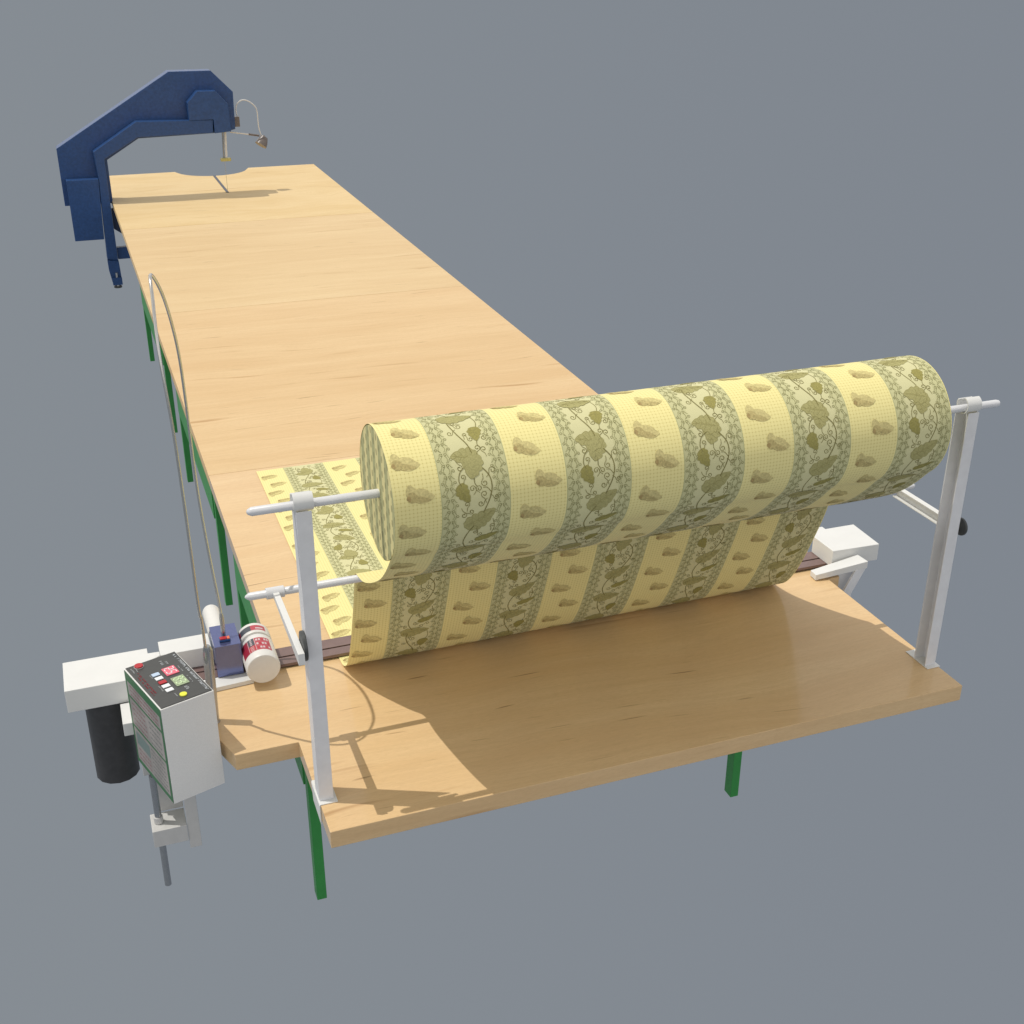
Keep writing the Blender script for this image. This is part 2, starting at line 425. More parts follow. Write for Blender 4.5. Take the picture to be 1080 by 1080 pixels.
def vine_cell(g, s0):
    q = lambda a, s: (g+a, s0+s)
    # leaves (positions inside the stripe, s from the cell start)
    blob(g+.102, s0+.010, 0.0, .100, .046, LEAF, 5)
    blob(g+.142, s0+.100, 1.75, .050, .034, LEAF2, 4)
    # big double leaf
    blob(g+.088, s0+.178, PI+.25, .078, .050, LEAF, 4)
    blob(g+.112, s0+.205, PI*.5+.45, .070, .052, LEAF, 4, shape=1.)
    blob(g+.072, s0+.278, 1.15, .056, .034, LEAF2, 4)
    blob(g+.115, s0+.362, -.50, .096, .050, LEAF, 5)
    blob(g+.142, s0+.440, -.35, .066, .022, LEAF2, 3)
    # veins
    ribbon(smooth2([q(.062,.012), q(.10,.008), q(.145,.010)], 4), .0012, LLINE)
    ribbon(smooth2([q(.125,.186), q(.09,.176), q(.058,.168)], 4), .0012, LLINE)
    ribbon(smooth2([q(.078,.380), q(.11,.366), q(.150,.345)], 4), .0012, LLINE)
    ribbon(smooth2([q(.145,.082), q(.142,.10), q(.137,.118)], 4), .0012, LLINE)
    ribbon(smooth2([q(.064,.258), q(.072,.278), q(.08,.298)], 4), .0012, LLINE)
    # stems
    ribbon(smooth2([q(.075,.02), q(.072,.05), q(.085,.095), q(.105,.135), q(.112,.165)]), .0030, VINE)
    ribbon(smooth2([q(.128,.205), q(.150,.235), q(.155,.268), q(.147,.300), q(.125,.345)]), .0030, VINE)
    ribbon(smooth2([q(.098,.385), q(.080,.415), q(.072,.450), q(.080,.480), q(.092,.503)]), .0028, VINE)
    ribbon(smooth2([q(.088,.200), q(.066,.216), q(.058,.240), q(.064,.258)]), .0022, VINE)
    ribbon(smooth2([q(.105,.235), q(.104,.252), q(.110,.262)]), .0020, VINE)
    ribbon(smooth2([q(.152,.285), q(.140,.270), q(.128,.268)]), .0020, VINE)
    ribbon(smooth2([q(.150,.02), q(.156,.05), q(.150,.075)]), .0020, VINE)
    ribbon(smooth2([q(.138,.125), q(.135,.140), q(.142,.150)]), .0018, VINE)
    ribbon(smooth2([q(.155,.37), q(.162,.40), q(.155,.43)]), .0020, VINE)
    # curls
    for a, s, a0, r, h in ((.066,.088,0,.008,1),(.098,.062,PI,.009,-1),(.088,.045,1,.007,1),(.120,.118,3.5,.007,-1),(.108,.100,2.5,.006,1),
                           (.160,.118,0,.007,1),(.132,.150,1.3,.008,-1),(.150,.156,2,.008,1),(.066,.205,5,.008,1),(.072,.232,1,.007,-1),
                           (.162,.222,3,.009,1),(.096,.268,0,.008,-1),(.116,.270,3,.008,1),(.134,.256,4,.009,-1),(.130,.288,2,.009,1),
                           (.166,.300,3,.007,-1),(.118,.315,0,.008,1),(.076,.312,1,.007,-1),(.066,.345,5,.008,1),(.088,.336,2.4,.007,-1),
                           (.156,.395,2.4,.007,1),(.104,.412,5.5,.007,1),(.120,.425,3.5,.007,-1),(.100,.462,.4,.008,1),(.122,.482,2.2,.008,-1),
                           (.060,.475,4.4,.007,1),(.064,.020,3.4,.007,1),(.146,.472,3.4,.007,1)):
        spiral(g+a, s0+s, a0, r, h, VINE, .0017)
def border(g, flip):
    """chain of curls along one side of a green stripe"""
    p = .0340
    k0 = int(S_START/p)-1
    for k in range(k0, int(S_END/p)+2):
        s = k*p
        m = (lambda a: g+a) if not flip else (lambda a: g+GW-a)
        hd = -1 if flip else 1
        j = random.uniform(-.0006, .0006)
        for a, ds, a0, r, h in ((.0205,.000,PI if not flip else 0,.0056,hd),(.0335,.000,0 if not flip else PI,.0056,-hd),
                                (.0085,.0172,0 if not flip else PI,.0054,-hd),(.0465,.0172,PI if not flip else 0,.0054,hd)):
            spiral(m(a)+j, s+ds, a0+random.uniform(-.25,.25), r, h, SCR, .00145, 1.1, 1.0)
        ribbon([(m(a), s+b_) for a, b_ in ((.0245,-.005),(.0235,.003),(.0178,.0105),(.0178,.019),(.0225,.0255))], .0013, SCR)
        ribbon([(m(a), s+b_) for a, b_ in ((.0295,-.005),(.0305,.003),(.0362,.0105),(.0362,.019),(.0315,.0255))], .0013, SCR)
def rosebud(cx, cs):
    a = random.uniform(-.02, .26)
    q = lambda x, y: (cx+.94*x*math.cos(a)-1.2*y*math.sin(a), cs+.94*x*math.sin(a)+1.2*y*math.cos(a))
    def B(x, y, an, l, w, mi, **k):
        p = q(x, y); blob(p[0], p[1], an+a, l*.94, w*1.22, mi, n=10, cols=1, **k)
    B(.020, .006, .10, .066, .033, RO2, shape=.95)          # trailing petals
    B(.012, -.004, .02, .046, .024, RO2, shape=.9)
    B(.016, .013, .22, .052, .016, RO, shape=.9)
    B(-.020, -.002, 2.9, .036, .036, RO2, shape=1., tip=.2)  # the bud
    B(-.016, .006, .5, .040, .026, RO, shape=1., tip=.3)
    B(-.028, .010, 1.3, .018, .012, RO3, shape=1.)
    B(-.004, .012, .7, .018, .010, RO3, shape=1.)
    for (x0_, y0_, x1_, y1_, b_) in ((-.034,-.004,-.012,-.016,-.006),(-.032,.006,-.008,-.008,-.008),(-.026,.012,-.002,.000,-.006),(-.020,-.010,-.010,.010,.006),
                                     (-.004,-.006,.044,.004,-.004),(.000,.004,.050,.008,-.002),(.002,.012,.046,.013,.003),(-.012,.018,.030,.021,.003)):
        ribbon([q(x0_, y0_), q((x0_*2+x1_)/3, (y0_*2+y1_)/3+b_), q((x0_+x1_*2)/3, (y0_+y1_*2)/3+b_), q(x1_, y1_)], lambda t: .0014*(1.1-t*.5), RO3)
    p = q(-.020, -.002); spiral(p[0], p[1], 2.+a, .010, 1, RO3, .0014, 1.1, .2)
for n_ in range(5):
    g = G0+n_*GP
    border(g, False); border(g, True)
    for k in range(-3, 10):
        s0 = .317+k*PV
        if s0+PV > S_START and s0 < S_END: vine_cell(g, s0)
for n_ in range(5):
    c0 = G0+(n_-1)*GP+GW; c1 = G0+n_*GP
    if n_ == 0: c0 = U0-.037
    mid = (c0+c1)/2
    for k in range(-12, 50):
        s = .374+k*.1035
        if S_START < s < S_END: rosebud(mid+((.026 if k % 2 == 0 else -.024) if n_ else (.022 if k % 2 == 0 else -.006)), s+random.uniform(-.004, .004))
me = bpy.data.meshes.new('cloth'); me.from_pydata(verts, [], faces)
me.polygons.foreach_set('material_index', fm)
ul = me.uv_layers.new(name='cloth')
lv = [0]*len(me.loops); me.loops.foreach_get('vertex_index', lv)
flat = []
for v in lv: flat += [uvs[v][0], uvs[v][1]]
ul.data.foreach_set('uv', flat)
fr = thing('fabric_roll', 'big horizontal roll of yellow and green striped floral cloth unrolling onto the table', 'fabric roll', (0, 0, 0))
co = link('cloth_sheet', me, [M['fabric'], M['vine'], M['scroll'], M['leaf'], M['leaf2'], M['leafline'], M['rose'], M['rose2'], M['rose3']], fr)
for p in me.polygons: p.use_smooth = True
for x, w in ((U0+.001, .012), (U1-.013, .012)):
    bm = bmesh.new()
    prism(bm, [(.2035*math.cos(t), .2035*math.sin(t)) for t in [2*PI*k/96 for k in range(96)]], 'x', 0, w)
    o = link('roll_end', fin(bm), M['roll_end'], fr); o.location = (x, CY, CZ)

# ------------------------------------------------------------------ the stand that carries the roll
st = thing('roll_stand', 'white steel stand of two upright posts with guide rod and pins carrying the cloth roll', 'stand', (0, 0, 0))
PY, PZ = .1855, 1.057
for side in (0, 1):
    if side == 0: x0, x1, web, d = 0.0, .046, 0, 1
    else: x0, x1, web, d = 2.348, 2.394, 1, -1
    bm = bmesh.new(); t = .004; y0, y1, zt = .155, .222, 1.034
    pts = [(x0,y0),(x1,y0),(x1,y0+t),(x0+t,y0+t),(x0+t,y1-t),(x1,y1-t),(x1,y1),(x0,y1)] if side == 0 else \
          [(x0,y0),(x1,y0),(x1,y1),(x0,y1),(x0,y1-t),(x1-t,y1-t),(x1-t,y0+t),(x0,y0+t)]
    prism(bm, pts, 'z', .004, zt); link('post', fin(bm), M['post'], st, .0008)
    bm = bmesh.new(); bx(bm, x0-.003, x0+.056, .136, .27, .0006, .004)
    if side == 0: prism(bm, [(.136,-.074),(.255,-.064),(.27,.0002),(.136,.0002)], 'x', -.0045, -.0005)
    link('base_plate', fin(bm), M['white'], st, .0006)
    # open hook holding the pin
    bm = bmesh.new(); pts = []
    angs = [math.radians(a) for a in range(105, 405, 12)]
    for a in angs: pts.append((PY+.0305*math.cos(a), PZ+.0305*math.sin(a)))
    for a in angs[::-1]: pts.append((PY+.0265*math.cos(a), PZ+.0265*math.sin(a)))
    xs0, xs1 = (-.004, .054) if side == 0 else (2.342, 2.400)
    n = len(angs)
    for xx in (0,):
        A = [bm.verts.new((xs0, *p)) for p in pts]; B = [bm.verts.new((xs1, *p)) for p in pts]
        for i in range(n-1):
            bm.faces.new((A[i], A[i+1], A[2*n-2-i], A[2*n-1-i])); bm.faces.new((B[i], B[2*n-1-i], B[2*n-2-i], B[i+1]))
        for i in range(2*n): bm.faces.new((A[i], B[i], B[(i+1) % (2*n)], A[(i+1) % (2*n)]))
    link('pin_hook', fin(bm), M['white'], st, 0, True)
pe = lambda xa, xb: [(xa, PY, PZ-.012), (xa+.003, PY, PZ-.012), (xa+.014, PY, PZ-.012), (xb-.014, PY, PZ-.012), (xb-.003, PY, PZ-.012), (xb, PY, PZ-.012)]
tube('spindle_pin', pe(-.135, U0+.003), [.003, .008, .0135, .0135, .0135, .012], M['white_pipe'], st)
tube('spindle_pin', pe(U1-.004, 2.500), [.012, .0135, .0135, .0135, .011, .006], M['white_pipe'], st)
RY, RZ = .562, .566
tube('guide_rod', [(-.125,RY,RZ),(-.122,RY,RZ),(-.110,RY,RZ),(2.485,RY,RZ),(2.503,RY,RZ),(2.510,RY,RZ)], [.001,.006,.0135,.0135,.010,.003], M['white_pipe'], st)
tube('rod_sleeve', [(-.055,RY,RZ),(.005,RY,RZ)], .0195, M['white_pipe'], st, 20, .001)
tube('rod_sleeve', [(2.395,RY,RZ),(2.455,RY,RZ)], .0195, M['white_pipe'], st, 20, .001)
# arms: left one solid to the eye, right one an open channel
pr('arm', [(.118,.588),(.545,.574),(.545,.556),(.118,.548)], 'x', -.034, -.014, M['white'], st, .001)
bm = bmesh.new(); t = .004
for (za, zb, zc, zd) in ((.584,.588,.584,.588), (.544,.548,.544,.548)):
    prism(bm, [(.19,za),(.545,zc),(.545,zd),(.19,zb)], 'x', 2.396, 2.418)
prism(bm, [(.19,.548),(.545,.548),(.545,.584),(.19,.584)], 'x', 2.414, 2.418)
link('arm', fin(bm), M['white'], st, .0006)
def disc(name, x0, x1, y, z, r, m, parent, seg=32, bevel=.002):
    bm = bmesh.new(); prism(bm, [(y+r*math.cos(t), z+r*math.sin(t)) for t in [2*PI*k/seg for k in range(seg)]], 'x', x0, x1)
    return link(name, fin(bm), m, parent, bevel, True)
disc('knob', -.0125, -.001, .172, .582, .047, M['rubber'], st)
disc('knob', 2.4185, 2.428, .180, .576, .034, M['rubber'], st)

# ------------------------------------------------------------------ the cross rail of the cutter, with its end housings
cr = thing('cutter_rail', 'brown slotted rail lying across the table with white end housings and a black motor', 'rail', (1.06, 1.05, 0))
cr_parts = []
def P_(o): o.location = Vector(o.location)-Vector((1.06, 1.05, 0)); return o
P_(box('rail_strip', -.36, 2.47, .984, 1.033, .0072, .020, M['brown'], cr, .001))
P_(box('rail_strip', -.36, 2.47, 1.042, 1.106, .0072, .020, M['brown'], cr, .001))
P_(box('rail_base', -.36, 2.47, .985, 1.105, .0052, .0068, M['slit'], cr, 0))
bm = bmesh.new()
prism(bm, [(-.745,.944),(-.49,.944),(-.49,1.02),(-.401,1.075),(-.401,1.105),(-.443,1.107),(-.443,1.145),(-.745,1.145)], 'z', .008, .1)
eh = P_(link('end_housing', fin(bm), M['white'], cr, .002))
P_(box('end_housing', -.400, -.213, 1.075, 1.178, .0208, .1, M['white'], cr, .002))
bm = bmesh.new(); prism(bm, [(2.449,.944),(2.681,.934),(2.690,1.144),(2.542,1.146),(2.542,1.172),(2.521,1.173),(2.449,1.10)], 'z', .0205, .1)
P_(link('end_housing', fin(bm), M['white'], cr, .002))
bm = bmesh.new()
prism(bm, [(-.612+.080*math.cos(t), 1.045+.080*math.sin(t)) for t in [2*PI*(k+.5)/14 for k in range(14)]], 'z', -.355, .0065)
P_(link('motor', fin(bm), M['black'], cr, .003, True))
P_(pr('bracket', [(-.566,.80),(-.42,.80),(-.42,.935),(-.566,.935)], 'z', -.04, .012, M['white'], cr, .002))

# ------------------------------------------------------------------ the cutter that runs on the rail
ct = thing('end_cutter', 'small cutter with violet-blue gearbox and white red-labelled motor at the left end of the rail', 'cutter', (-.12, .98, 0))
def Q(o): o.location = Vector(o.location)-Vector((-.12, .98, 0)); return o
Q(pr('base_plate', [(-.315,.905),(-.085,.922),(-.085,.980),(-.315,.980)], 'z', .0008, .0185, M['white'], ct, .001))
Q(box('gearbox', -.209, -.113, .972, 1.130, .0215, .153, M['blue_box'], ct, .0012))
bm = bmesh.new(); bx(bm, -.186, -.146, .998, 1.020, .1545, .1625)
sw = Q(link('switch', fin(bm), M['blue'], ct, .001))
bm = bmesh.new(); bx(bm, -.184, -.160, 1.000, 1.018, .1632, .1675); o = link('rocker', fin(bm), M['red'], sw, .001)
bm = bmesh.new(); bx(bm, -.158, -.148, 1.000, 1.018, .1632, .1665); o = link('indicator', fin(bm), M['orange'], sw, .0006)
# white cylinder behind the gearbox
Q(tube('knife_housing', [(-.180,1.132,.118),(-.182,1.30,.118),(-.182,1.31,.118)], [.034,.034,.031], M['motor'], ct, 28))
# motor: big barrel, groove, smaller barrel behind
MX, MZ = -.050, .083
def lathe_y(name, prof, x, z, m, parent, seg=40):
    bm = bmesh.new(); rings = []
    for (y, r) in prof: rings.append([bm.verts.new((x+r*math.cos(t), y, z+r*math.sin(t))) for t in [2*PI*k/seg for k in range(seg)]])
    for a, b_ in zip(rings, rings[1:]):
        for k in range(seg): bm.faces.new((a[k], a[(k+1) % seg], b_[(k+1) % seg], b_[k]))
    bm.faces.new(rings[0]); bm.faces.new(rings[-1][::-1])
    return link(name, fin(bm), m, parent, 0, True)
mo = Q(lathe_y('motor', [(.874,.052),(.876,.059),(.884,.063),(1.030,.063),(1.036,.060),(1.040,.052),(1.048,.052),(1.050,.060),(1.056,.063),(1.115,.063),(1.120,.058)], MX, MZ, M['motor'], ct))
def barrel(name, a0, a1, y0, y1, m, off, n=10):
    """patch on the motor barrel; angles in degrees from +x, 90 = top"""
    bm = bmesh.new(); vs = []
    for i in range(n+1):
        t = math.radians(a0+(a1-a0)*i/n); r = .063+off
        vs.append([bm.verts.new((MX+r*math.cos(t), y, MZ+r*math.sin(t))) for y in (y0, y1)])
    for a, b_ in zip(vs, vs[1:]): bm.faces.new((a[0], a[1], b_[1], b_[0]))
    return bm
bm = bmesh.new()
def addb(a0, a1, y0, y1, off, mi):
    n = max(2, int(abs(a1-a0)/6)); vs = []
    for i in range(n+1):
        t = math.radians(a0+(a1-a0)*i/n); r = .063+off
        vs.append([bm.verts.new((MX+r*math.cos(t), y, MZ+r*math.sin(t))) for y in (y0, y1)])
    for a, b_ in zip(vs, vs[1:]): bm.faces.new((a[0], a[1], b_[1], b_[0])).material_index = mi
addb(48, 160, .915, 1.003, .0004, 0)
addb(128, 160, .915, 1.003, .0007, 1)
addb(103, 125, .955, 1.003, .0007, 2); addb(103, 125, .915, .952, .0007, 3)
addb(100.5, 102, .915, 1.003, .0008, 4); addb(126, 127.5, .915, 1.003, .0008, 4)
for r_ in range(3):
    for c_ in range(5):
        y0 = .920+.028*r_; a = 97-c_*9.2
        addb(a-6.6, a, y0+.005, y0+.018, .0008, 4 if (r_*5+c_) % 3 else 3)
for k in range(4):
    addb(111, 118, .960+.011*k, .966+.011*k, .0009, 4); addb(108, 121, .918+.009*k, .921+.009*k, .0009, 4)
LM = [M['label_lred'], M['label_red'], M['label_dark'], M['red'], M['label_lite']]
lb0 = link('motor_label', fin(bm), LM, mo, 0); bm = bmesh.new()
addb(48, 100, 1.062, 1.098, .0004, 0); addb(100, 160, 1.062, 1.098, .0004, 2); addb(58, 84, 1.070, 1.080, .0007, 4); addb(142, 160, 1.062, 1.098, .0006, 1)
lb = link('motor_label', fin(bm), LM, mo, 0)
for q_ in (lb0, lb):
    for v in q_.data.polygons: v.use_smooth = True

# ------------------------------------------------------------------ the sprung cable hoop
hp = thing('cable_hoop', 'tall thin sprung wire hoop arching over the gearbox beside the control box', 'wire hoop', (-.2, .9, .15))
def HQ(o): o.location = Vector(o.location)-Vector((-.2, .9, .15)); return o
wire = [(-.252,.722,.20),(-.258,.715,.315),(-.262,.69,.441),(-.267,.68,.495),(-.274,.63,.871),(-.280,.62,1.147),(-.290,.66,1.393),(-.284,.74,1.533),(-.275,.83,1.588),
        (-.236,.96,1.476),(-.205,1.07,1.283),(-.195,1.12,1.074),(-.192,1.13,.767),(-.183,1.10,.531),(-.168,1.052,.290),(-.166,1.04,.225),(-.166,1.04,.1615)]
wp = spline(wire, 7)
HQ(tube('wire', wp, .0052, M['steel'], hp, 10))
HQ(tube('socket', [(-.258,.724,.0015),(-.258,.724,.012),(-.252,.722,.298),(-.254,.72,.315)], [.021,.0175,.0175,.011], M['steel_grey'], hp, 14))
HQ(tube('socket', [(-.166,1.04,.1545),(-.166,1.04,.235),(-.166,1.042,.252)], [.0085,.0085,.006], M['steel_grey'], hp, 14))

# ------------------------------------------------------------------ control box
PH = math.atan2(.057, .179)
BW, BD, BZ0, BZ1 = .188, .313, -.150, .235
cb = thing('control_box', 'tilted grey control box with dark keypad top and green label on its side', 'control box', (-.396, .680, BZ0), PH)
bh = BZ1-BZ0
box('case', -BW/2, BW/2, -BD/2, BD/2, 0, bh, M['body'], cb, .0015)
kp = box('keypad', -BW/2+.0038, BW/2-.0038, -BD/2+.0038, BD/2-.0038, bh+.0006, bh+.003, M['panel'], cb, .0005)
zt = bh+.0034
def kloc(a, b_): return (-BW/2+BW*a, -BD/2+BD*b_)
def kbox(name, a, b_, wa, wb, m, parent, h=.003, z0=zt, bev=.0004):
    x, y = kloc(a, b_); return box(name, x-wa/2, x+wa/2, y-wb/2, y+wb/2, z0, z0+h, m, parent, bev)
def kdisc(name, a, b_, r, m, parent, h=.006, z0=zt):
    x, y = kloc(a, b_); bm = bmesh.new()
    prism(bm, [(x+r*math.cos(t), y+r*math.sin(t)) for t in [2*PI*k/28 for k in range(28)]], 'z', z0, z0+h)
    return link(name, fin(bm), m, parent, .0006, True)
rb = kdisc('button', .238, .925, .0175, M['dim_ink'], kp, .0015)
kdisc('button', .238, .925, .0150, M['red'], kp, .0045, zt+.0018)
kdisc('button', .507, .112, .0125, M['yellow'], kp, .004)
disp = {0: 'abcdef', 8: 'abcdefg', 5: 'afgcd', 2: 'abged', 3: 'abgcd'}
def digits(bm, ds, cx, cy, w, h, z, mi=0):
    """seven-segment digits; text runs along -y (from B to C edge), up is -x"""
    n = len(ds); st_ = w/n*.98
    for i, d in enumerate(ds):
        yc = cy+w/2-st_*(i+.5); hw = st_*.36; hh = h*.42; t = .0032
        segs = {'a': (-hh, yc-hw, -hh+t, yc+hw), 'd': (hh-t, yc-hw, hh, yc+hw), 'g': (-t/2, yc-hw, t/2, yc+hw),
                'f': (-hh, yc+hw-t, 0, yc+hw), 'e': (0, yc+hw-t, hh, yc+hw), 'b': (-hh, yc-hw, 0, yc-hw+t), 'c': (0, yc-hw, hh, yc-hw+t)}
        for s_ in disp[d]:
            a = segs[s_]; bx(bm, cx-a[2], cx-a[0], a[1], a[3], z, z+.0006, mi)
d1 = kbox('display', .640, .632, .045, .052, M['pink'], kp, .0025)
bm = bmesh.new(); x, y = kloc(.64, .632); digits(bm, (2, 5), x, y, .046, .042, zt+.0028); link('digits', fin(bm), M['white_ink'], kp)
d2 = kbox('display', .645, .385, .045, .058, M['lcd'], kp, .0025)
bm = bmesh.new(); x, y = kloc(.645, .385); digits(bm, (8, 3), x, y, .050, .042, zt+.0028); link('digits', fin(bm), M['ink_green'], kp)
for i, c in enumerate(('bluepale', 'white_ink', 'red', 'white_ink', 'white_ink')):
    k = kbox('key', .372, .652-.0925*i, .026, .019, M[c], kp, .003)
# printed marks: rows of small strokes, too fine to read in the picture
def marks(name, rows, m, parent, z):
    bm = bmesh.new()
    for (a, b0, b1, h, gap) in rows:
        x, _ = kloc(a, 0); y = -BD/2+BD*b1; ye = -BD/2+BD*b0
        while y > ye:
            w = random.uniform(.004, .0075)
            k = random.random()
            if k > .14:
                bx(bm, x-h/2, x+h/2, y-w*.28, y, z, z+.0005)
                bx(bm, x-h/2 if k > .55 else x+h*.2, x-h*.2 if k > .55 else x+h/2, y-w*.85, y-w*.28, z, z+.0005)
                if k > .4: bx(bm, x-h*.1, x+h*.12, y-w*.85, y-w*.28, z, z+.0005)
            y -= w+gap
    return link(name, fin(bm), m, parent)
marks('print', [(.925, .06, .95, .0090, .0013)], M['mid_ink'], kp, zt)
for row_ in [(.62, .80, .89, .010, .0012), (.70, .79, .85, .007, .001), (.655, .20, .25, .012, .001), (.09, .83, .93, .005, .001), (.16, .84, .9, .004, .001), (.40, .10, .19, .004, .001), (.82, .30, .44, .004, .001), (.82, .56, .68, .004, .001), (.27, .30, .42, .004, .001), (.28, .6, .68, .004, .001)]: marks('print', [row_], M['dim_ink'], kp, zt)
for row_ in [(.135, .32, .80, .006, .001), (.085, .28, .72, .005, .001)]: marks('print', [row_], M['redtxt'], kp, zt)
# green side label on the face towards -x
def sq(bm, b0, b1, h0, h1, off, mi):
    x = -BW/2-off
    v = [bm.verts.new(p) for p in ((x, -BD/2+BD*b0, bh*(1-h0)), (x, -BD/2+BD*b1, bh*(1-h0)), (x, -BD/2+BD*b1, bh*(1-h1)), (x, -BD/2+BD*b0, bh*(1-h1)))]
    bm.faces.new(v).material_index = mi
bm = bmesh.new()
sq(bm, .006, .994, .006, .994, .0012, 0)
for (h0, h1) in ((.095, .240), (.265, .560), (.585, .945)): sq(bm, .055, .945, h0, h1, .0016, 1)
def lines(b0, b1, h0, h1, n, mi, th=.008):
    for i in range(n):
        h = h0+(h1-h0)*i/max(1, n-1); b_ = b1
        while b_ > b0:
            w = random.uniform(.02, .07); sq(bm, max(b0, b_-w), b_, h, h+th, .0020, mi); b_ -= w+.015
lines(.12, .88, .115, .205, 3, 3, .016); lines(.12, .42, .30, .52, 5, 2, .015); lines(.52, .88, .30, .52, 5, 3, .015); lines(.10, .48, .62, .90, 7, 2, .014); lines(.55, .88, .80, .90, 3, 3, .014)
sq(bm, .52, .90, .62, .76, .0018, 4)
link('side_label', fin(bm), [M['label_green'], M['label_pale'], M['label_ink'], mat('label_red_print', (.27, .13, .14), .5), mat('label_tint', (.16, .22, .21), .45)], cb)

# ------------------------------------------------------------------ clamps
sc = thing('screw_clamp', 'pale grey screw clamp hanging below the table behind the control box', 'clamp', (-.45, .70, -.45), 0, 'clamps fixing the cutter rail')
def SQ(o): o.location = Vector(o.location)-Vector((-.45, .70, -.45)); return o
SQ(box('jaw', -.524, -.402, .695, .800, -.472, -.400, M['grey'], sc, .002))
SQ(box('spine', -.400, -.358, .700, .712, -.512, -.068, M['grey'], sc, .0015))
SQ(box('upper_jaw', -.524, -.402, .80, .86, -.225, -.150, M['grey'], sc, .002))
SQ(box('back_plate', -.50, -.402, .802, .812, -.398, -.227, M['grey'], sc, .001))
SQ(tube('screw', [(-.497,.745,-.692),(-.495,.745,-.19)], .0125, M['steel_grey'], sc, 20))
SQ(tube('screw_nut', [(-.496,.745,-.3985),(-.496,.745,-.372)], .0165, M['grey'], sc, 16, .001))
wc = thing('wedge_clamp', 'white wedge-shaped clamp gripping the right table edge beside the end housing', 'clamp', (2.50, .88, 0), 0, 'clamps fixing the cutter rail')
def WQ(o): o.location = Vector(o.location)-Vector((2.50, .88, 0)); return o
bm = bmesh.new()
vs = [(2.335,.889,.004),(2.335,.889,.030),(2.338,.936,.030),(2.338,.936,.004),(2.574,.858,.036),(2.574,.858,.070),(2.569,.928,.070),(2.569,.928,.036)]
v = [bm.verts.new(p) for p in vs]
for f in ((0,1,2,3),(4,7,6,5),(0,4,5,1),(1,5,6,2),(2,6,7,3),(3,7,4,0)): bm.faces.new([v[i] for i in f])
WQ(link('jaw', fin(bm), M['white'], wc, .0015))
WQ(pr('arm', [(2.520,.034),(2.570,.034),(2.470,-.16),(2.420,-.16)], 'y', .862, .874, M['post'], wc, .001))
WQ(box('spine', 2.466, 2.545, .905, .917, -.16, .030, M['post'], wc, .001))
WQ(box('lower_jaw', 2.33, 2.545, .866, .93, -.185, -.163, M['post'], wc, .001))

# ------------------------------------------------------------------ blue machine at the far end
MY = 10.5
bk = thing('band_knife_machine', 'tall blue band knife machine arching over the far left corner of the table', 'cutting machine', (-.2, 10.6, -H))
def KQ(o): o.location = Vector(o.location)-Vector((-.2, 10.6, -H)); return o
outer = [(-.461,.558),(.738,1.267),(1.165,1.265),(1.375,1.048),(1.366,.669),(1.25,.640),(.36,.62),(.02,.42),(.02,-.023),(-.462,-.023)]
KQ(pr('back_housing', outer, 'y', MY+.14, MY+.33, M['blue'], bk, .004))
arm = [(-.111,.527),(.346,.805),(1.125,.791),(1.111,.659),(.348,.651),(-.013,.451),(-.013,-.60),(-.121,-.58),(-.095,.246)]
KQ(pr('arm_cover', arm, 'y', MY, MY+.139, M['blue'], bk, .004))
KQ(pr('head_cover', [(.879,.7955),(.879,.970),(.990,1.080),(1.177,1.078),(1.291,.946),(1.299,.668),(1.128,.655),(1.128,.7955)], 'y', MY-.012, MY+.139, M['blue'], bk, .004))
KQ(pr('motor_cover', [(-.415,-.365),(-.124,-.365),(-.098,.257),(-.415,.257)], 'y', MY-.004, MY+.135, M['blue'], bk, .004))
ft = KQ(pr('foot', [(-.123,-.585),(-.010,-.60),(-.005,-.72),(-.002,-.845),(-.098,-.845),(-.120,-.70)], 'y', MY-.03, MY+.06, M['blue'], bk, .003))
fo = box('foot_block', -.100, -.002, MY-.07, MY-.031, -.845, -.765, M['blue'], ft, .002)
disc_ = bmesh.new(); prism(disc_, [(-.052+.042*math.cos(t), MY-.03+.042*math.sin(t)) for t in [2*PI*k/24 for k in range(24)]], 'z', -H, -.862)
link('foot_pad', fin(disc_), M['rubber'], ft, .003, True)
tube('foot_bolt', [(-.052,MY-.052,-.861),(-.052,MY-.052,-.715)], .011, M['steel'], ft, 12)
KQ(box('brace', -.008, 1.0, MY+.06, MY+.13, -.60, -.475, M['blue'], bk, .003))
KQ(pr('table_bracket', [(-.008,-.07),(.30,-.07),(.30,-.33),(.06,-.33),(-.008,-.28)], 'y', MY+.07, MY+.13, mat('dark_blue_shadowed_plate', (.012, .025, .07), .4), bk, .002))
KQ(tube('guide_rod', [(1.262,10.70,.66),(1.250,10.70,.37)], .014, M['cream'], bk, 14))
KQ(tube('guide_rod', [(1.238,10.715,.66),(1.226,10.715,.37)], .009, M['steel_grey'], bk, 14))
KQ(box('blade_guide', 1.188, 1.295, 10.67, 10.73, .335, .368, M['brass'], bk, .004))
KQ(box('band_blade', 1.2290, 1.2315, 10.70, 10.712, -.001, .332, M['steel_grey'], bk, 0))
wl = box('lamp_mount', 1.377, 1.430, 10.72, 10.78, .680, .783, M['bronze'], bk, .003); KQ(wl)
gn = spline([(1.413,10.75,.785),(1.404,10.75,.855),(1.425,10.75,.912),(1.479,10.75,.948),(1.547,10.75,.932),(1.612,10.75,.875),(1.629,10.75,.807),(1.631,10.75,.670),(1.651,10.75,.573)], 6)
tube('lamp_neck', gn, .0065, M['cream'], wl, 10)
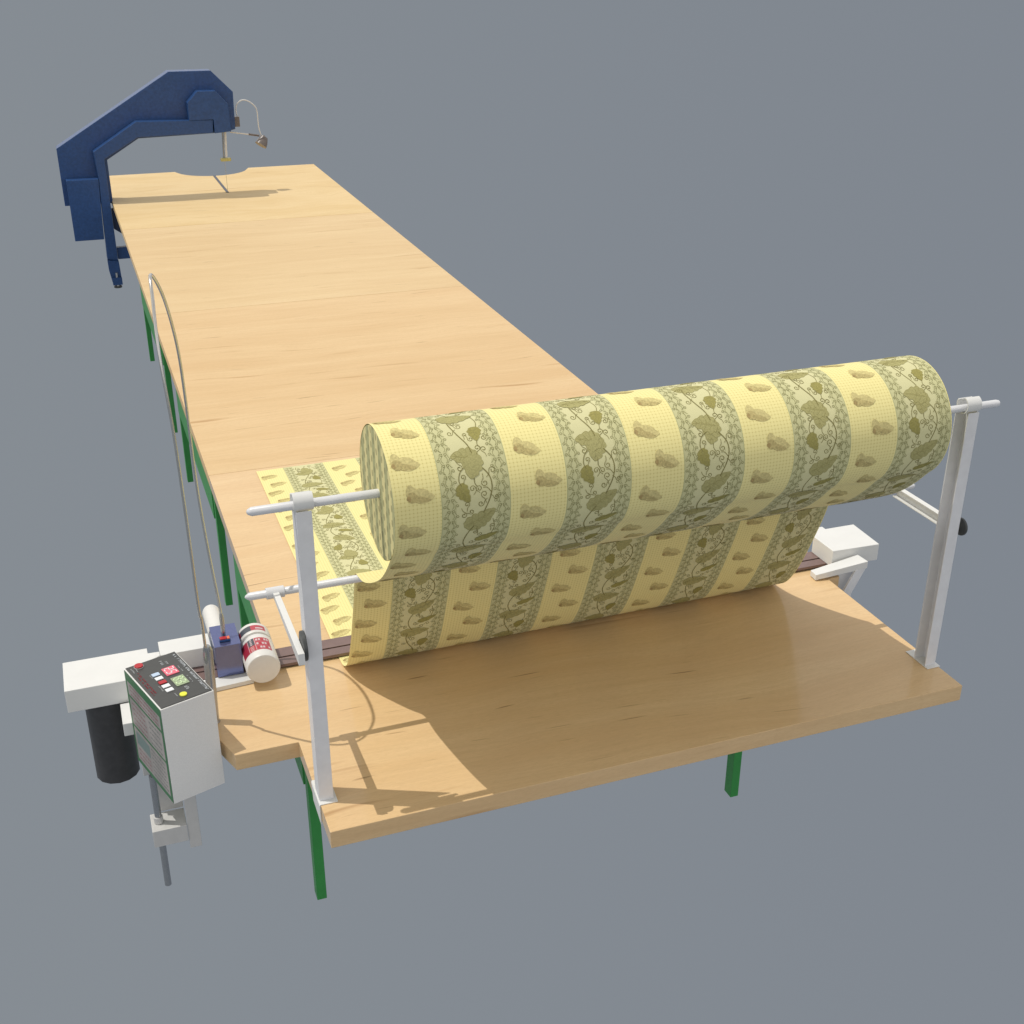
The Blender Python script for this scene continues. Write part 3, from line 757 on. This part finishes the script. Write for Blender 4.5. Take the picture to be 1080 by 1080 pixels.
tube('lamp_shade', [(1.690,10.75,.560),(1.682,10.748,.555),(1.655,10.73,.510),(1.632,10.72,.478)], [.022,.040,.058,.066], M['bronze'], wl, 24)
tube('lamp_stay', [(1.322,10.75,.626),(1.517,10.75,.594)], .007, M['cream'], wl, 10)
tube('lamp_stay', [(1.517,10.75,.594),(1.630,10.75,.574)], .011, M['bronze'], wl, 10)

# ------------------------------------------------------------------ lift everything so that the feet stand at z = 0
for o in list(C.objects):
    if o.parent is None: o.location.z += H

# ------------------------------------------------------------------ camera
cam = bpy.data.cameras.new('Camera'); co_ = bpy.data.objects.new('Camera', cam); C.objects.link(co_)
f_, cx, cy_, cz_, yaw, pitch, roll = CAMV = (1279.9097, -0.5036, -3.0066, 2.5277, 0.3527, 0.4426, 0.0018)
cam.sensor_width = 36; cam.lens = f_/1080*36; cam.clip_end = 500; cam.clip_start = .05
fwd = Vector((math.sin(yaw)*math.cos(pitch), math.cos(yaw)*math.cos(pitch), -math.sin(pitch)))
right = Vector((math.cos(yaw), -math.sin(yaw), 0)); up = right.cross(fwd)
r2 = right*math.cos(roll)+up*math.sin(roll); u2 = up*math.cos(roll)-right*math.sin(roll)
mw = Matrix((r2, u2, -fwd)).transposed().to_4x4(); mw.translation = (cx, cy_, cz_+H)
co_.matrix_world = mw; scn.camera = co_

# ------------------------------------------------------------------ light: one distant key lamp, soft studio surround
Ld = Vector((.354, -.152, -1.)).normalized()
la = bpy.data.lights.new('key_lamp', 'AREA'); la.shape = 'DISK'; la.size = 3.0
DIST = 600.
la.energy = 2.26*PI*DIST*DIST; la.color = (1., .955, .88)
lo = bpy.data.objects.new('key_lamp', la); C.objects.link(lo)
lo.location = Vector((1.2, 4., H))-Ld*DIST
lo.rotation_euler = Ld.to_track_quat('-Z', 'Y').to_euler()

w = bpy.data.worlds.new('World'); scn.world = w; w.use_nodes = True
n = w.node_tree; bg = n.nodes['Background']
tc = n.nodes.new('ShaderNodeTexCoord'); sx = n.nodes.new('ShaderNodeSeparateXYZ'); n.links.new(tc.outputs['Generated'], sx.inputs[0])
mr = n.nodes.new('ShaderNodeMapRange'); mr.inputs['From Min'].default_value = -1; mr.inputs['From Max'].default_value = 1
n.links.new(sx.outputs['Z'], mr.inputs['Value'])
rp = n.nodes.new('ShaderNodeValToRGB'); n.links.new(mr.outputs['Result'], rp.inputs['Fac'])
e = rp.color_ramp.elements
e[0].position = 0.; e[0].color = (.226, .252, .280, 1)
e[1].position = .50; e[1].color = (.226, .252, .280, 1)
for p, c in ((.52, (.30, .32, .34, 1)), (.56, (1.05, 1.03, 1.01, 1)), (.70, (.86, .845, .825, 1)), (1., (.43, .43, .42, 1))):
    x = rp.color_ramp.elements.new(p); x.color = c
gx = n.nodes.new('ShaderNodeMapRange'); gx.inputs['From Min'].default_value = -.05; gx.inputs['From Max'].default_value = .68
n.links.new(sx.outputs['X'], gx.inputs['Value'])
tint = n.nodes.new('ShaderNodeMix'); tint.data_type = 'RGBA'; tint.inputs[6].default_value = (1.055, 1.048, 1.045, 1); tint.inputs[7].default_value = (.955, .955, .985, 1)
n.links.new(gx.outputs['Result'], tint.inputs[0])
mul = n.nodes.new('ShaderNodeVectorMath'); mul.operation = 'MULTIPLY'
n.links.new(rp.outputs['Color'], mul.inputs[0]); n.links.new(tint.outputs[2], mul.inputs[1])
n.links.new(mul.outputs[0], bg.inputs['Color']); bg.inputs['Strength'].default_value = 1.0

vs_ = scn.view_settings
vs_.view_transform = 'Standard'; vs_.look = 'None'; vs_.exposure = 0; vs_.gamma = 1; vs_.use_curve_mapping = False
scn.render.engine = 'CYCLES'; scn.cycles.max_bounces = 8; scn.cycles.use_denoising = True
